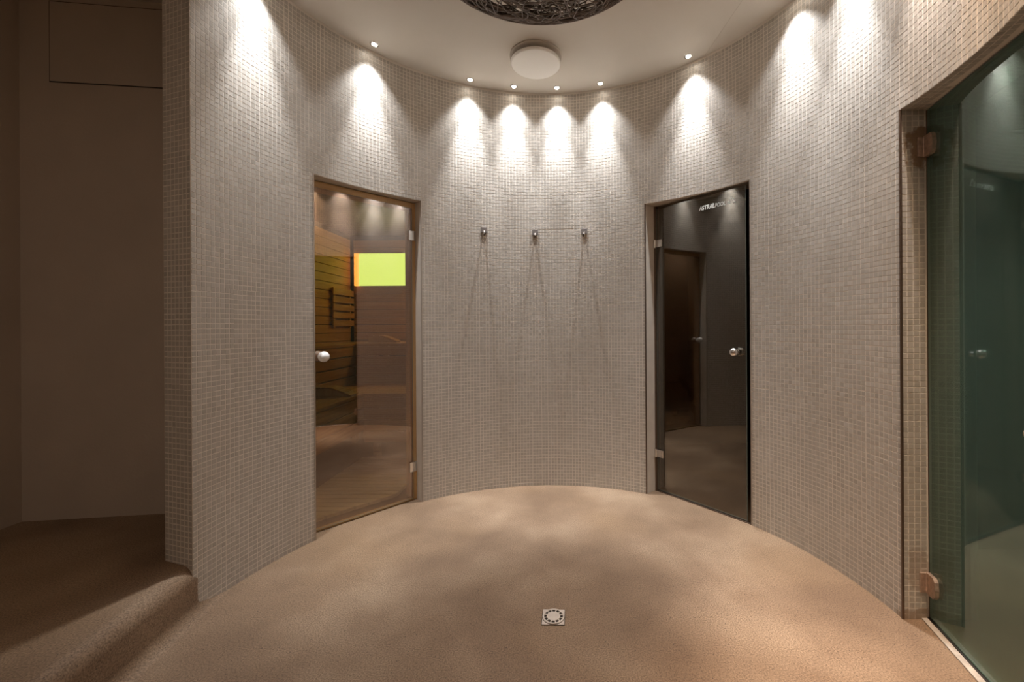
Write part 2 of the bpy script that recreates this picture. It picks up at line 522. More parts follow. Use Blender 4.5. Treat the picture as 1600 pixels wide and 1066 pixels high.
# return face at the free end of the wall
eL = circ(A_END)
tile_flat(eL + DIR[A_END] * WALL_T, -DIR[A_END], Z, Vector((-DIR[A_END].y * -1, 0, 0)) * 0 + Vector((-0.30, -0.95, 0)).normalized(), WALL_T, CEIL)
# jamb of the green door and its head
eJ = circ(A3L)
tile_flat(eJ, DIR[A3L], Z, Vector((-0.03, -1, 0)).normalized(), 0.098, LINT)

def clip_tile_soffit():
    # soffit of the green door: rows follow the curved edge back to the glass
    L = RAD * math.radians(A3R - A3L)
    n = round(L / PITCH)
    for i in range(n):
        a = math.radians(A3L + (A3R - A3L) * (i + 0.5) / n)
        out = Vector((math.sin(a), math.cos(a), 0)); u = Vector((math.cos(a), -math.sin(a), 0))
        for j in range(5):
            p = Vector((CX, CY, LINT)) + out * (RAD + (j + 0.5) * PITCH)
            # stop at the glass
            if (p - P3).dot(N3) > -0.016: continue
            add_tile(p, u, out, Vector((0, 0, -1)), 1.0, (0, 0, 0))
clip_tile_soffit()

# bake
T0 = np.array([[-.5, -.5, -.8], [.5, -.5, -.8], [.5, .5, -.8], [-.5, .5, -.8],
               [-.46, -.46, 1], [.46, -.46, 1], [.46, .46, 1], [-.46, .46, 1]])
FQ = np.array([[4, 5, 6, 7], [0, 1, 5, 4], [1, 2, 6, 5], [2, 3, 7, 6], [3, 0, 4, 7]])
npos = np.array([x[0][:] for x in xf]); nu_ = np.array([x[1][:] for x in xf]); nv_ = np.array([x[2][:] for x in xf])
nn_ = np.array([x[3][:] for x in xf]); nsu = np.array([x[4] for x in xf])
K = len(xf)
ang = rng.normal(0, 0.007, K)[:, None]
tu = rng.normal(0, 0.004, K)[:, None]; tv = rng.normal(0, 0.006, K)[:, None]
u2 = nu_ * np.cos(ang) + nv_ * np.sin(ang); v2 = -nu_ * np.sin(ang) + nv_ * np.cos(ang)
n2 = nn_ + u2 * tu + v2 * tv; n2 /= np.linalg.norm(n2, axis=1)[:, None]
u2 -= n2 * (u2 * n2).sum(1)[:, None]; u2 /= np.linalg.norm(u2, axis=1)[:, None]
flip = np.sign((np.cross(u2, v2) * n2).sum(1))[:, None]
u2 *= flip                                                   # right-handed frames
v2 = np.cross(n2, u2)
tint = np.clip(rng.normal(0.5, 0.22, K), 0, 1)
# the 300 tiles that show largest become objects of their own
yy = npos[:, 1].clip(0.05)
px = PPX + npos[:, 0] / yy * FPX; py = PPY - (npos[:, 2] - CAM_H) / yy * FPX
vdir = -(npos - np.array([0, 0, CAM_H])); dist = np.linalg.norm(vdir, axis=1)
cosv = ((vdir / dist[:, None]) * nn_).sum(1)
area = np.where((px > 4) & (px < 1596) & (py > 4) & (py < 1062) & (cosv > 0.05), cosv / dist ** 2 / (yy / dist), 0)
big = np.argsort(-area)[:300]
mask = np.ones(K, bool); mask[big] = False
idx = np.nonzero(mask)[0]
V = (npos[idx, None, :] + u2[idx, None, :] * (T0[None, :, 0:1] * TS * nsu[idx, None, None])
     + v2[idx, None, :] * (T0[None, :, 1:2] * TS) + n2[idx, None, :] * (T0[None, :, 2:3] * TH)).reshape(-1, 3)
F = (FQ[None] + (np.arange(len(idx)) * 8)[:, None, None]).reshape(-1)
me = bpy.data.meshes.new('mosaic_tiles')
me.vertices.add(len(V)); me.vertices.foreach_set('co', V.ravel().astype(np.float32))
nf = len(idx) * 5
me.loops.add(nf * 4); me.loops.foreach_set('vertex_index', F.astype(np.int32))
me.polygons.add(nf); me.polygons.foreach_set('loop_start', (np.arange(nf) * 4).astype(np.int32))
me.update(calc_edges=True)
me.polygons.foreach_set('use_smooth', np.zeros(nf, bool))
at = me.attributes.new('tint', 'FLOAT', 'FACE'); at.data.foreach_set('value', np.repeat(tint[idx], 5).astype(np.float32))
o = link('mosaic_tiles', me, M['tile'], wall); o['kind'] = 'stuff'
variants = []
for k in range(8):
    mv = bpy.data.meshes.new('mosaic_tile')
    mv.from_pydata([(x * TS, y * TS, z * TH) for x, y, z in T0], [], [list(map(int, q)) for q in FQ])
    a = mv.attributes.new('tint', 'FLOAT', 'FACE'); a.data.foreach_set('value', [0.15 + 0.1 * k] * 5)
    mv.materials.append(M['tile']); variants.append(mv)
for i in big:
    o = bpy.data.objects.new('mosaic_tile', variants[min(7, max(0, int((tint[i] - 0.1) * 10)))])
    col.objects.link(o); o.parent = wall
    Mx = frame_m(npos[i], u2[i], v2[i], n2[i])
    o.matrix_world = Mx @ Matrix.Diagonal((nsu[i], 1, 1, 1))

# corner profiles at the openings
def profile(deg, dirv, mat, z1=LINT, w=0.006, top=False):
    p = circ(deg, RAD - 0.0035)
    bm = bmesh.new()
    Mx = frame_m(p, dirv, (-dirv.y, dirv.x, 0), (0, 0, 1))
    box(bm, -0.0005, 0.009, -w / 2, w / 2, 0.0, z1, Mx, 0.0008)
    bm_obj('corner_profile', bm, mat, wall)
profile(A1R, N1, M['profile_light'])
profile(A2L, N2, M['profile'])
profile(A2R, N2, M['profile_light'])
profile(A3L, DIR[A3L], M['profile'])
profile(A1L, N1, M['profile_light'])
# smooth plaster reveals of the two smaller doors (sides and head)
def reveal(deg, dirv, length, sgn):
    p = circ(deg, RAD + 0.004)
    bm = bmesh.new()
    Mx = frame_m(p, dirv, Vector((-dirv.y, dirv.x, 0)), (0, 0, 1))
    box(bm, 0.0, length, min(0, sgn * 0.003), max(0, sgn * 0.003), 0, LINT, Mx)
    bm_obj('reveal_panel', bm, M['reveal'], wall)
reveal(A1L, N1, 0.16, -1); reveal(A1R, N1, 0.16, 1)
reveal(A2L, N2, 0.16, -1); reveal(A2R, N2, 0.16, 1)
for a0, a1, dv in ((A1L, A1R, N1), (A2L, A2R, N2)):
    bm = bmesh.new()
    inn = arc_pts(a0, a1, RAD + 0.003)
    prism(bm, inn + [inn[-1] + dv * 0.16, inn[0] + dv * 0.16], LINT - 0.003, LINT + 0.001)
    bm_obj('head_panel', bm, M['reveal'], wall)

# ------------------------------------------------------------------ door hardware builders (x along the door, y into the next room, z up)
def pane(name, x0, x1, y, t, z0, z1, mat, parent):
    bm = bmesh.new()
    box(bm, x0, x1, y, y + t, z0, z1)
    bmesh.ops.recalc_face_normals(bm, faces=bm.faces[:])
    for f in bm.faces:
        f.material_index = 0 if abs(f.normal.y) > 0.9 else 1
    me = bpy.data.meshes.new(name); bm.to_mesh(me); bm.free()
    return link(name, me, [mat, M['glass_edge']], parent)

def ball_knob(name, x, y, z, r, mat, parent, sgn=-1, rose=None):
    bm = bmesh.new()
    Mx = Matrix.Translation((x, y, z)) @ Matrix.Rotation(math.pi / 2 * (1 if sgn < 0 else -1), 4, 'X')
    prof = [(0.0, 0.0), (r * 0.62, 0.0), (r * 0.62, 0.004), (r * 0.42, 0.008), (r * 0.40, 0.016)]
    cz = 0.014 + r * 0.9
    for k in range(15):
        a = -1.15 + (math.pi / 2 + 1.15) * k / 14
        prof.append((max(r * math.cos(a), 0), cz + r * math.sin(a)))
    prof[-1] = (0.0, prof[-1][1])
    lathe(bm, prof, 28, Mx)
    return bm_obj(name, bm, mat, parent, smooth=True, sharp=50)

# sauna door -------------------------------------------------
d1 = tag(empty('door_1', P1, math.atan2(U1.y, U1.x)), 'wood-framed bronze glass sauna door with a white ball knob', 'door', kind='structure')
W1 = 0.70
FR = 0.045
def board(name, x0, x1, y0, y1, z0, z1, mat, parent, bev=0.003):
    bm = bmesh.new(); box(bm, x0, x1, y0, y1, z0, z1, None, bev)
    return bm_obj(name, bm, mat, parent)
board('frame_post', 0.0, 0.028, 0.0, 0.085, 0.0, 2.068, M['wood_z'], d1)
board('frame_post', W1 - FR, W1, 0.0, 0.085, 0.0, 2.068, M['wood_z'], d1)
board('frame_head', 0.028, W1 - FR, 0.0, 0.085, 2.022, 2.068, M['wood_frame'], d1)
board('frame_sill', 0.028, W1 - FR, 0.0, 0.026, 0.0, 0.014, M['wood_frame'], d1)
# dark rebate the glass closes against
board('door_stop', 0.028, 0.036, 0.032, 0.07, 0.018, 2.022, M['wood_z'], d1, 0.001)
board('door_stop', W1 - FR - 0.012, W1 - FR, 0.032, 0.07, 0.018, 2.022, M['wood_z'], d1, 0.001)
g = pane('glass_pane', 0.010, W1 - FR - 0.003, -0.010, 0.008, 0.015, 2.026, M['glass_bronze'], d1)
k = ball_knob('knob', 0.066, -0.010, 1.032, 0.031, M['white_knob'], d1); k['label'] = 'white ball knob'
ball_knob('inner_knob', 0.066, -0.002, 1.032, 0.030, M['wood_z'], d1, sgn=1)
for z in (1.837, 0.235):
    bm = bmesh.new()
    box(bm, W1 - FR - 0.034, W1 - FR + 0.004, -0.019, -0.010, z - 0.034, z + 0.034, None, 0.003)
    box(bm, W1 - FR + 0.006, W1 - FR + 0.022, -0.014, 0.001, z - 0.034, z + 0.034, None, 0.003)
    h = bm_obj('hinge', bm, M['chrome'], d1); h['label'] = 'satin chrome hinge'
    bm = bmesh.new(); lathe(bm, [(0, -0.034), (0.006, -0.034), (0.006, 0.034), (0, 0.034)], 14, Matrix.Translation((W1 - FR + 0.005, -0.014, z)))
    bm_obj('hinge_pin', bm, M['chrome'], h, True, 40)

# steam door -------------------------------------------------
d2 = tag(empty('door_2', P2, math.atan2(U2.y, U2.x)), 'dark grey frameless glass door with a chrome ball knob and etched lettering', 'door', kind='structure')
pane('glass_pane', 0.004, 0.664, 0.0, 0.010, 0.012, 2.052, M['glass_grey'], d2)
board('hinge_rail', -0.022, 0.0, -0.004, 0.030, 0.0, 2.070, M['profile'], d2, 0.002)
board('threshold', -0.02, 0.70, -0.006, 0.020, 0.0, 0.006, M['profile'], d2, 0.001)
board('closing_rail', 0.686, 0.70, 0.03, 0.06, 0.0, 2.070, M['profile'], d2, 0.002)
for sg, nm in ((-1, 'knob'), (1, 'inner_knob')):
    k = ball_knob(nm, 0.606, 0.0 if sg < 0 else 0.010, 1.037, 0.0275, M['chrome'], d2, sg); k['label'] = 'satin chrome ball knob'
for z in (1.796, 0.278):
    bm = bmesh.new()
    box(bm, 0.0, 0.062, -0.012, 0.0, z - 0.027, z + 0.027, None, 0.004)
    box(bm, 0.0, 0.062, 0.010, 0.022, z - 0.027, z + 0.027, None, 0.004)
    box(bm, -0.020, -0.004, -0.016, -0.003, z - 0.030, z + 0.030, None, 0.003)
    h = bm_obj('hinge', bm, M['chrome'], d2); h['label'] = 'satin chrome glass hinge'
    bm = bmesh.new(); lathe(bm, [(0, -0.030), (0.007, -0.030), (0.007, 0.030), (0, 0.030)], 14, Matrix.Translation((-0.002, -0.010, z)))
    bm_obj('hinge_pin', bm, M['chrome'], h, True, 40)

def text_mesh(body, size, offset, shear, mat, parent, loc, name, width=None):
    cu = bpy.data.curves.new(name, 'FONT')
    cu.body = body; cu.size = size; cu.offset = offset; cu.shear = shear; cu.extrude = 0.0004
    t = bpy.data.objects.new(name, cu); col.objects.link(t)
    dg = bpy.context.evaluated_depsgraph_get(); dg.update()
    me = bpy.data.meshes.new_from_object(t.evaluated_get(dg))
    bpy.data.objects.remove(t)
    me.materials.clear()
    xs = [v.co.x for v in me.vertices]
    w = max(xs) - min(xs)
    s = (width / w) if width else 1.0
    for v in me.vertices: v.co.x = (v.co.x - min(xs)) * s
    o = link(name, me, mat, parent)
    o.location = loc
    o.rotation_euler = (math.pi / 2, 0, 0)
    return o
te = text_mesh('ASTRAL', 0.040, 0.0014, 0.12, M['etch'], d2, (0.352, -0.0008, 1.962), 'etched_lettering', 0.112); te['label'] = 'etched letters ASTRAL'
te = text_mesh('POOL', 0.036, 0.0, 0.12, M['etch'], d2, (0.467, -0.0008, 1.962), 'etched_lettering', 0.070); te['label'] = 'etched letters POOL'
# open triangle mark
bm = bmesh.new()
def strip(bm, pts, w, y0, y1):
    for a, b in zip(pts[:-1], pts[1:]):
        a = Vector(a); b = Vector(b); dd = (b - a).normalized(); nn = Vector((-dd.y, dd.x))
        q = [a + nn * w / 2 - dd * w * .3, b + nn * w / 2 + dd * w * .3, b - nn * w / 2 + dd * w * .3, a - nn * w / 2 - dd * w * .3]
        lo = [bm.verts.new((p.x, y0, p.y)) for p in q]; hi = [bm.verts.new((p.x, y1, p.y)) for p in q]
        bm.faces.new(lo); bm.faces.new(hi[::-1])
        for i in range(4):
            j = (i + 1) % 4; bm.faces.new((lo[i], hi[i], hi[j], lo[j]))
strip(bm, [(0.566, 1.9655), (0.552, 1.9655), (0.577, 2.003), (0.602, 1.9655), (0.588, 1.9655)], 0.005, -0.0012, -0.0004)
bm_obj('etched_emblem', bm, M['etch'], d2)['label'] = 'etched open triangle mark'

# green door -------------------------------------------------
d3 = tag(empty('door_3', P3, 0.0), 'green tinted frameless glass door at the right with aged bronze hinges', 'door', kind='structure')
# local frame: x towards the viewer along the glass, y into the room behind
Mx3 = frame_m(P3, U3, N3, (0, 0, 1))
flip3 = U3.cross(N3).z < 0
def to3(o):
    for v in o.data.vertices:
        v.co = (U3 * v.co.x + N3 * v.co.y + Vector((0, 0, v.co.z)))
    if flip3: o.data.flip_normals()
    return o
W3 = 0.70
to3(pane('glass_pane', 0.004, W3, 0.0, 0.010, 0.012, LINT - 0.006, M['glass_green'], d3))
to3(board('threshold', -0.02, W3 + 0.06, -0.030, -0.006, 0.0, 0.006, M['sill_strip'], d3, 0.001))
to3(board('door_seal', -0.01, W3 + 0.05, -0.006, 0.012, 0.0, 0.009, M['gap'], d3, 0.001))
to3(board('hinge_seal', -0.010, 0.003, -0.002, 0.012, 0.0, LINT - 0.004, M['profile'], d3, 0.001))
for z in (1.920, 0.152):
    bm = bmesh.new()
    # bow-sided clamp plate on the glass
    pts = [(0.008, -0.042), (0.050, -0.042), (0.062, -0.030), (0.066, 0.0), (0.062, 0.030), (0.050, 0.042), (0.008, 0.042)]
    for (y0, y1) in ((-0.014, 0.0), (0.010, 0.020)):
        lo = [bm.verts.new((x, y0, z + q)) for x, q in pts]; hi = [bm.verts.new((x, y1, z + q)) for x, q in pts]
        bm.faces.new(lo); bm.faces.new(hi[::-1])
        for i in range(len(pts)):
            j = (i + 1) % len(pts); bm.faces.new((lo[i], hi[i], hi[j], lo[j]))
    h = to3(bm_obj('hinge', bm, M['bronze'], d3)); h['label'] = 'aged bronze hinge with a bow-sided plate'
    bm = bmesh.new(); lathe(bm, [(0, -0.036), (0.008, -0.036), (0.008, 0.036), (0, 0.036)], 14, Matrix.Translation((0.004, -0.012, z)))
    to3(bm_obj('hinge_pin', bm, M['bronze'], h, True, 40))
    bm = bmesh.new()
    box(bm, -0.033, 0.003, 0.006, 0.014, z - 0.040, z + 0.040, None, 0.002)
    # wall leaf lies on the jamb face, which points back at the viewer
    Mj = frame_m(circ(A3L) + Vector((0.099, -0.016, 0)), (1, -0.03, 0), (0.03, 1, 0), (0, 0, 1))
    me_o = bm_obj('hinge_leaf', bm, M['bronze'], None)
    for v in me_o.data.vertices: v.co = Mj @ v.co - P3
    me_o.parent = h
h = to3(ball_knob('knob', 0.548, 0.0, 0.886, 0.020, M['bronze'], d3)); h['label'] = 'dark bronze knob'

# ------------------------------------------------------------------ rooms behind the doors
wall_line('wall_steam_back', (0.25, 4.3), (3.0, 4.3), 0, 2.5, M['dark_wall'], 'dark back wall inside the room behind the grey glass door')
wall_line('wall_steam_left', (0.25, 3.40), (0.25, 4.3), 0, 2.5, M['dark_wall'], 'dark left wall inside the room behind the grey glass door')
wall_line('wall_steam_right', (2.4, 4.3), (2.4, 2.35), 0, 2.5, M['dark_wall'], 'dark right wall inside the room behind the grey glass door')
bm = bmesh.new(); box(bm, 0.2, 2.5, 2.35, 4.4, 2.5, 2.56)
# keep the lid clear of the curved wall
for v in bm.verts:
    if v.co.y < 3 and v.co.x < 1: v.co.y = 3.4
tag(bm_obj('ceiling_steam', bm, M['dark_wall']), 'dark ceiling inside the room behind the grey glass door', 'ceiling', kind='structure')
wall_line('wall_shower_back', (2.7, 2.25), (2.7, 0.2), 0, 2.5, M['green_wall'], 'dark green-grey back wall behind the green glass door')
wall_line('wall_shower_far', (1.72, 2.25), (2.8, 2.25), 0, 2.5, M['green_wall'], 'dark green-grey far wall behind the green glass door', 0.08)
wall_line('wall_shower_near', (2.8, 0.3), (1.2, 0.3), 0, 2.5, M['green_wall'], 'dark green-grey near wall behind the green glass door')

# ------------------------------------------------------------------ sauna
SX0, SX1, SY0, SY1, SZ = -2.55, -1.0, 2.45, 5.2, 2.34
ws = wall_line('wall_sauna_left', (SX0 - 0.02, SY0), (SX0 - 0.02, SY1 + 0.1), 0, 2.45, M['gap'], 'board-clad left wall inside the sauna', 0.08)
wb = wall_line('wall_sauna_back', (SX0 - 0.1, SY1 + 0.02), (SX1 + 0.1, SY1 + 0.02), 0, 2.45, M['gap'], 'board-clad back wall inside the sauna', 0.08)
wall_line('wall_sauna_right', (SX1, 5.25), (SX1, 3.12), 0, 2.45, M['wood_y'], 'wooden right wall inside the sauna', 0.08)
wall_line('wall_sauna_front', (SX0 - 0.1, SY0), (-1.53, SY0), 0, 2.45, M['wood_x'], 'wooden front wall inside the sauna', 0.04, side=-1)
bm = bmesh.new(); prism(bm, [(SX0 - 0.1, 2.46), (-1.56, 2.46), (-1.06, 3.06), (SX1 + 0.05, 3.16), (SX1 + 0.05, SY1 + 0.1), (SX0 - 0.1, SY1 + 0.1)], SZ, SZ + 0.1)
tag(bm_obj('ceiling_sauna', bm, M['ceil_shaded']), 'wooden ceiling inside the sauna', 'ceiling', kind='structure')
PB = 0.095
nb = int(SZ / PB)
def plank_mesh(name, L, axis, mat, w=PB - 0.006, t=0.016):
    bm = bmesh.new()
    if axis == 'Y': box(bm, 0, t, -L / 2, L / 2, 0, w, None, 0.002)
    else: box(bm, -L / 2, L / 2, -t, 0, 0, w, None, 0.002)
    bmesh.ops.recalc_face_normals(bm, faces=bm.faces[:])
    me = bpy.data.meshes.new(name); bm.to_mesh(me); bm.free(); me.materials.append(mat); return me
ml = plank_mesh('plank', SY1 - SY0 - 0.02, 'Y', M['wood_y'])
mb = plank_mesh('plank', SX1 - SX0 - 0.04, 'X', M['wood_x'])
for i in range(nb):
    o = link('plank', ml, None, ws); o.location = (SX0 - 0.019, (SY0 + SY1) / 2, i * PB + 0.004)
    o = link('plank', mb, None, wb); o.location = ((SX0 + SX1) / 2 + 0.01, SY1 + 0.019, i * PB + 0.004)

def bench(name, x0, x1, y0, y1, ztop, along, front, label, boards=5, fronts=3, group='sauna benches'):
    """slatted bench; along = axis of its boards; front = coordinate of its front face on the other axis"""
    e = tag(empty(name, ((x0 + x1) / 2, (y0 + y1) / 2, 0)), label, 'bench', group)
    ox, oy = (x0 + x1) / 2, (y0 + y1) / 2
    wd = M['wood_x'] if along == 'X' else M['wood_y']
    if along == 'Y':
        w = (x1 - x0) / boards
        for i in range(boards):
            board('seat_board', x0 + i * w + 0.004 - ox, x0 + (i + 1) * w - 0.004 - ox, y0 - oy, y1 - oy, ztop - 0.028, ztop, wd, e)
        for j in range(fronts):
            zt = ztop - 0.036 - j * 0.105
            board('front_board', front - 0.022 - ox, front - 0.002 - ox, y0 - oy, y1 - oy, zt - 0.092, zt, wd, e)
        for yy_ in (y0 + 0.1, y1 - 0.1):
            board('leg', front - 0.08 - ox, front - 0.03 - ox, yy_ - 0.03 - oy, yy_ + 0.03 - oy, 0.0, ztop - 0.03, wd, e)
            board('leg', x0 + 0.02 - ox, x0 + 0.07 - ox, yy_ - 0.03 - oy, yy_ + 0.03 - oy, 0.0, ztop - 0.03, wd, e)
    else:
        w = (y1 - y0) / boards
        for i in range(boards):
            board('seat_board', x0 - ox, x1 - ox, y0 + i * w + 0.004 - oy, y0 + (i + 1) * w - 0.004 - oy, ztop - 0.028, ztop, wd, e)
        for j in range(fronts):
            zt = ztop - 0.036 - j * 0.105
            board('front_board', x0 - ox, x1 - ox, front + 0.002 - oy, front + 0.022 - oy, zt - 0.092, zt, wd, e)
        for xx in (x0 + 0.1, x1 - 0.1):
            board('leg', xx - 0.03 - ox, xx + 0.03 - ox, front + 0.03 - oy, front + 0.08 - oy, 0.0, ztop - 0.03, wd, e)
            board('leg', xx - 0.03 - ox, xx + 0.03 - ox, y1 - 0.07 - oy, y1 - 0.02 - oy, 0.0, ztop - 0.03, wd, e)
    return e
bench('sauna_bench', -2.19, -1.78, 2.62, 4.53, 0.60, 'Y', -1.78, 'low slatted wooden bench along the left side of the sauna', 4)
bench('sauna_bench', -1.775, -1.02, 3.84, 4.53, 0.60, 'X', 3.84, 'low slatted wooden bench across the back of the sauna', 6, 4)
bench('sauna_bench', -2.53, -2.20, 2.62, 5.18, 1.03, 'Y', -2.20, 'high slatted wooden bench along the left sauna wall', 4, 4)
bench('sauna_bench', -2.195, -1.02, 4.55, 5.18, 1.03, 'X', 4.55, 'high slatted wooden bench below the light panel', 6, 4)

# slatted back rest on the left wall
br = tag(empty('sauna_lean_board', (SX0, 4.95, 1.20)), 'slatted wooden lean board with five slats on the left sauna wall', 'lean board')
for yv in (-0.20, 0.17):
    board('upright', 0.004, 0.026, yv, yv + 0.03, 0.0, 0.46, M['wood_z'], br, 0.002)
for i in range(5):
    board('slat', 0.026, 0.044, -0.24, 0.24, 0.02 + i * 0.09, 0.02 + i * 0.09 + 0.068, M['wood_y'], br, 0.003)

# sloping slatted head rests lying on the benches
def headrest(x, y, z, label, sc_=1.0):
    e = tag(empty('sauna_headrest', (x, y, z)), label, 'headrest', 'sauna headrests')
    prof = [(-0.16, 0.085), (-0.02, 0.085), (0.05, 0.065), (0.11, 0.042), (0.17, 0.016)]
    for (a, b) in zip(prof[:-1], prof[1:]):
        L = math.hypot(b[0] - a[0], b[1] - a[1]); an = math.atan2(b[1] - a[1], b[0] - a[0])
        nsl = 2 if L > 0.1 else 1
        for k_ in range(nsl):
            bm = bmesh.new()
            Mx = Matrix.Translation((a[0], 0, a[1])) @ Matrix.Rotation(-an, 4, 'Y')
            box(bm, k_ * L / nsl + 0.003, (k_ + 1) * L / nsl - 0.003, -0.07, 0.07, -0.014, 0.0, Mx, 0.002)
            bm_obj('slat', bm, M['wood_y'], e)
    for sy in (-0.05, 0.03):
        bm = bmesh.new()
        vs = []
        for y_ in (sy, sy + 0.02):
            vs.append([bm.verts.new((p[0], y_, p[1] - 0.015)) for p in prof] + [bm.verts.new((0.17, y_, 0)), bm.verts.new((-0.16, y_, 0))])
        bm.faces.new(vs[0]); bm.faces.new(vs[1][::-1])
        n_ = len(vs[0])
        for i in range(n_):
            j = (i + 1) % n_; bm.faces.new((vs[0][i], vs[1][i], vs[1][j], vs[0][j]))
        bm_obj('side_rib', bm, M['wood_z'], e)
    return e
headrest(-1.965, 3.72, 0.60, 'sloping slatted wooden head rest on the low sauna bench')
headrest(-2.00, 4.85, 1.03, 'sloping slatted wooden head rest on the high sauna bench')

# coloured light panel on the back wall
lp = tag(empty('light_panel', (-2.135, SY1, 1.91)), 'glowing yellow-green light panel on the sauna back wall', 'lamp')
board('panel_box', -0.296, 0.345, -0.045, 0.0, -0.20, 0.20, M['wood_x'], lp, 0.002)
o = board('light_face', -0.295, 0.343, -0.052, -0.045, -0.198, 0.198, M['panel_green'], lp, 0.001); o['label'] = 'glowing yellow-green face'
o = board('light_edge', -0.352, -0.296, -0.052, -0.002, -0.198, 0.198, M['panel_orange'], lp, 0.001); o['label'] = 'orange glowing edge strip'

# added fill lamp that brightens the sauna, out of sight behind the door jamb
sl = tag(empty('sauna_fill', (-1.25, SY1, 2.02)), 'added unseen yellow fill lamp on the sauna back wall beside the light panel', 'lamp')
bm = bmesh.new(); lathe(bm, [(0, 0), (0.07, 0), (0.07, 0.02), (0, 0.02)], 28, Matrix.Rotation(math.pi / 2, 4, 'X')); bm_obj('back_plate', bm, M['wood_x'], sl, True, 40)
bm = bmesh.new(); lathe(bm, [(0.055, 0.02), (0.055, 0.05), (0.04, 0.075), (0, 0.085)], 28, Matrix.Rotation(math.pi / 2, 4, 'X')); bm_obj('fill_shade', bm, M['panel_orange'], sl, True, 60)
ld = bpy.data.lights.new('sauna_fill_light', 'POINT'); ld.energy = 11.0; ld.color = (1.0, 0.76, 0.20); ld.shadow_soft_size = 0.04
lo = bpy.data.objects.new('sauna_fill_light', ld); col.objects.link(lo); lo.parent = sl; lo.location = (0, -0.14, 0)

# duckboard on the sauna floor
db = tag(empty('duckboard', (-1.6, 3.2, 0)), 'slatted wooden duckboard covering the sauna floor', 'duckboard')
DP = 0.066
y = 2.54
while y < 3.76:
    xr = SX1 - 0.03
    if y < 3.06:
        xr = P1.x + (y - P1.y) * U1.x / U1.y - 0.12
    xl = -1.755
    if xr - xl > 0.04:
        bm = bmesh.new()
        cut = lambda q: min(-1.13 if q < 3.2 else SX1 - 0.03, P1.x + N1.x * 0.09 + (q - P1.y - N1.y * 0.09) * U1.x / U1.y)
        prism(bm, [(xl + 1.6, y - 3.2), (cut(y) + 1.6, y - 3.2), (cut(y + 0.055) + 1.6, y + 0.055 - 3.2), (xl + 1.6, y + 0.055 - 3.2)], 0.02, 0.042)
        bm_obj('slat', bm, M['duck'], db)
    y += DP
board('bearer', -1.72 + 1.6, -1.68 + 1.6, 2.56 - 3.2, 3.78 - 3.2, 0.0, 0.02, M['duck'], db, 0.001)
board('bearer', -1.25 + 1.6, -1.21 + 1.6, 3.1 - 3.2, 3.78 - 3.2, 0.0, 0.02, M['duck'], db, 0.001)

# ------------------------------------------------------------------ ceiling things
WHERE = {-76.0: 'highest recessed spotlight above the free end of the left wall',
         -49.7: 'glowing recessed spotlight above the sauna door',
         -23.1: 'glowing recessed spotlight left of the white ceiling disc, above the left wall hook',
         -10.1: 'glowing recessed spotlight just behind the white ceiling disc on its left',
         2.9: 'glowing recessed spotlight just behind the white ceiling disc on its right',
         16.1: 'glowing recessed spotlight right of the white ceiling disc, above the right wall hook',
         42.0: 'glowing recessed spotlight above the dark grey glass door',
         68.5: 'recessed spotlight above the wall between grey and green doors, nearer the grey door',
         81.5: 'recessed spotlight above the wall between grey and green doors, nearer the green door',
         97.0: 'warm recessed spotlight above the hinge side of the green door',
         110.0: 'warm recessed spotlight above the middle of the green door',
         122.0: 'warm recessed spotlight beyond the green door, farther from the viewer',
         136.0: 'warm recessed spotlight beyond the green door, nearest the viewer'}
bm = bmesh.new()
lathe(bm, [(0.0165, 0.0), (0.0165, -0.003), (0.020, -0.005), (0.026, -0.004), (0.028, 0.0)], 24)
me_rim = bpy.data.meshes.new('rim'); bmesh.ops.recalc_face_normals(bm, faces=bm.faces[:]); bm.to_mesh(me_rim); bm.free(); me_rim.materials.append(M['chrome'])
bm = bmesh.new()
lathe(bm, [(0.0, -0.0035), (0.008, -0.003), (0.0165, -0.001)], 20)
me_lens = bpy.data.meshes.new('lens'); bmesh.ops.recalc_face_normals(bm, faces=bm.faces[:]); bm.to_mesh(me_lens); bm.free(); me_lens.materials.append(M['lens'])
for deg, c, k in SPOTS:
    p = circ(deg, RAD * 0.949)
    e = tag(empty('recessed_spotlight', (p.x, p.y, CEIL)), WHERE[deg], 'spotlight', 'ring of recessed ceiling spotlights')
    link('rim', me_rim, None, e); link('lens', me_lens, None, e)
    for w_, sz_ in ((CORE_W, CORE_SIZE), (SPILL_W, SPILL_SIZE)):
        ld = bpy.data.lights.new('spot_beam', 'SPOT'); ld.energy = w_ * k; ld.color = c
        ld.spot_size = sz_; ld.spot_blend = 1.0; ld.shadow_soft_size = SPOT_R
        lo = bpy.data.objects.new('spot_beam', ld); col.objects.link(lo); lo.parent = e; lo.location = (0, 0, -0.018)

# added fill lamp behind the viewer, out of view, to brighten the recess
cl = tag(empty('corridor_fill', (-1.1, -0.75, CEIL)), 'added unseen warm fill lamp over the corridor behind the viewer', 'lamp')
bm = bmesh.new(); lathe(bm, [(0, 0), (0.17, 0), (0.17, -0.03), (0, -0.03)], 40); bm_obj('fill_body', bm, M['fixture'], cl, True, 40)
ld = bpy.data.lights.new('corridor_fill_light', 'AREA'); ld.shape = 'DISK'; ld.size = 0.32; ld.energy = CORRIDOR_FILL_W; ld.color = (1.0, 0.86, 0.72)
lo = bpy.data.objects.new('corridor_fill_light', ld); col.objects.link(lo); lo.parent = cl; lo.location = (0, 0, -0.034)

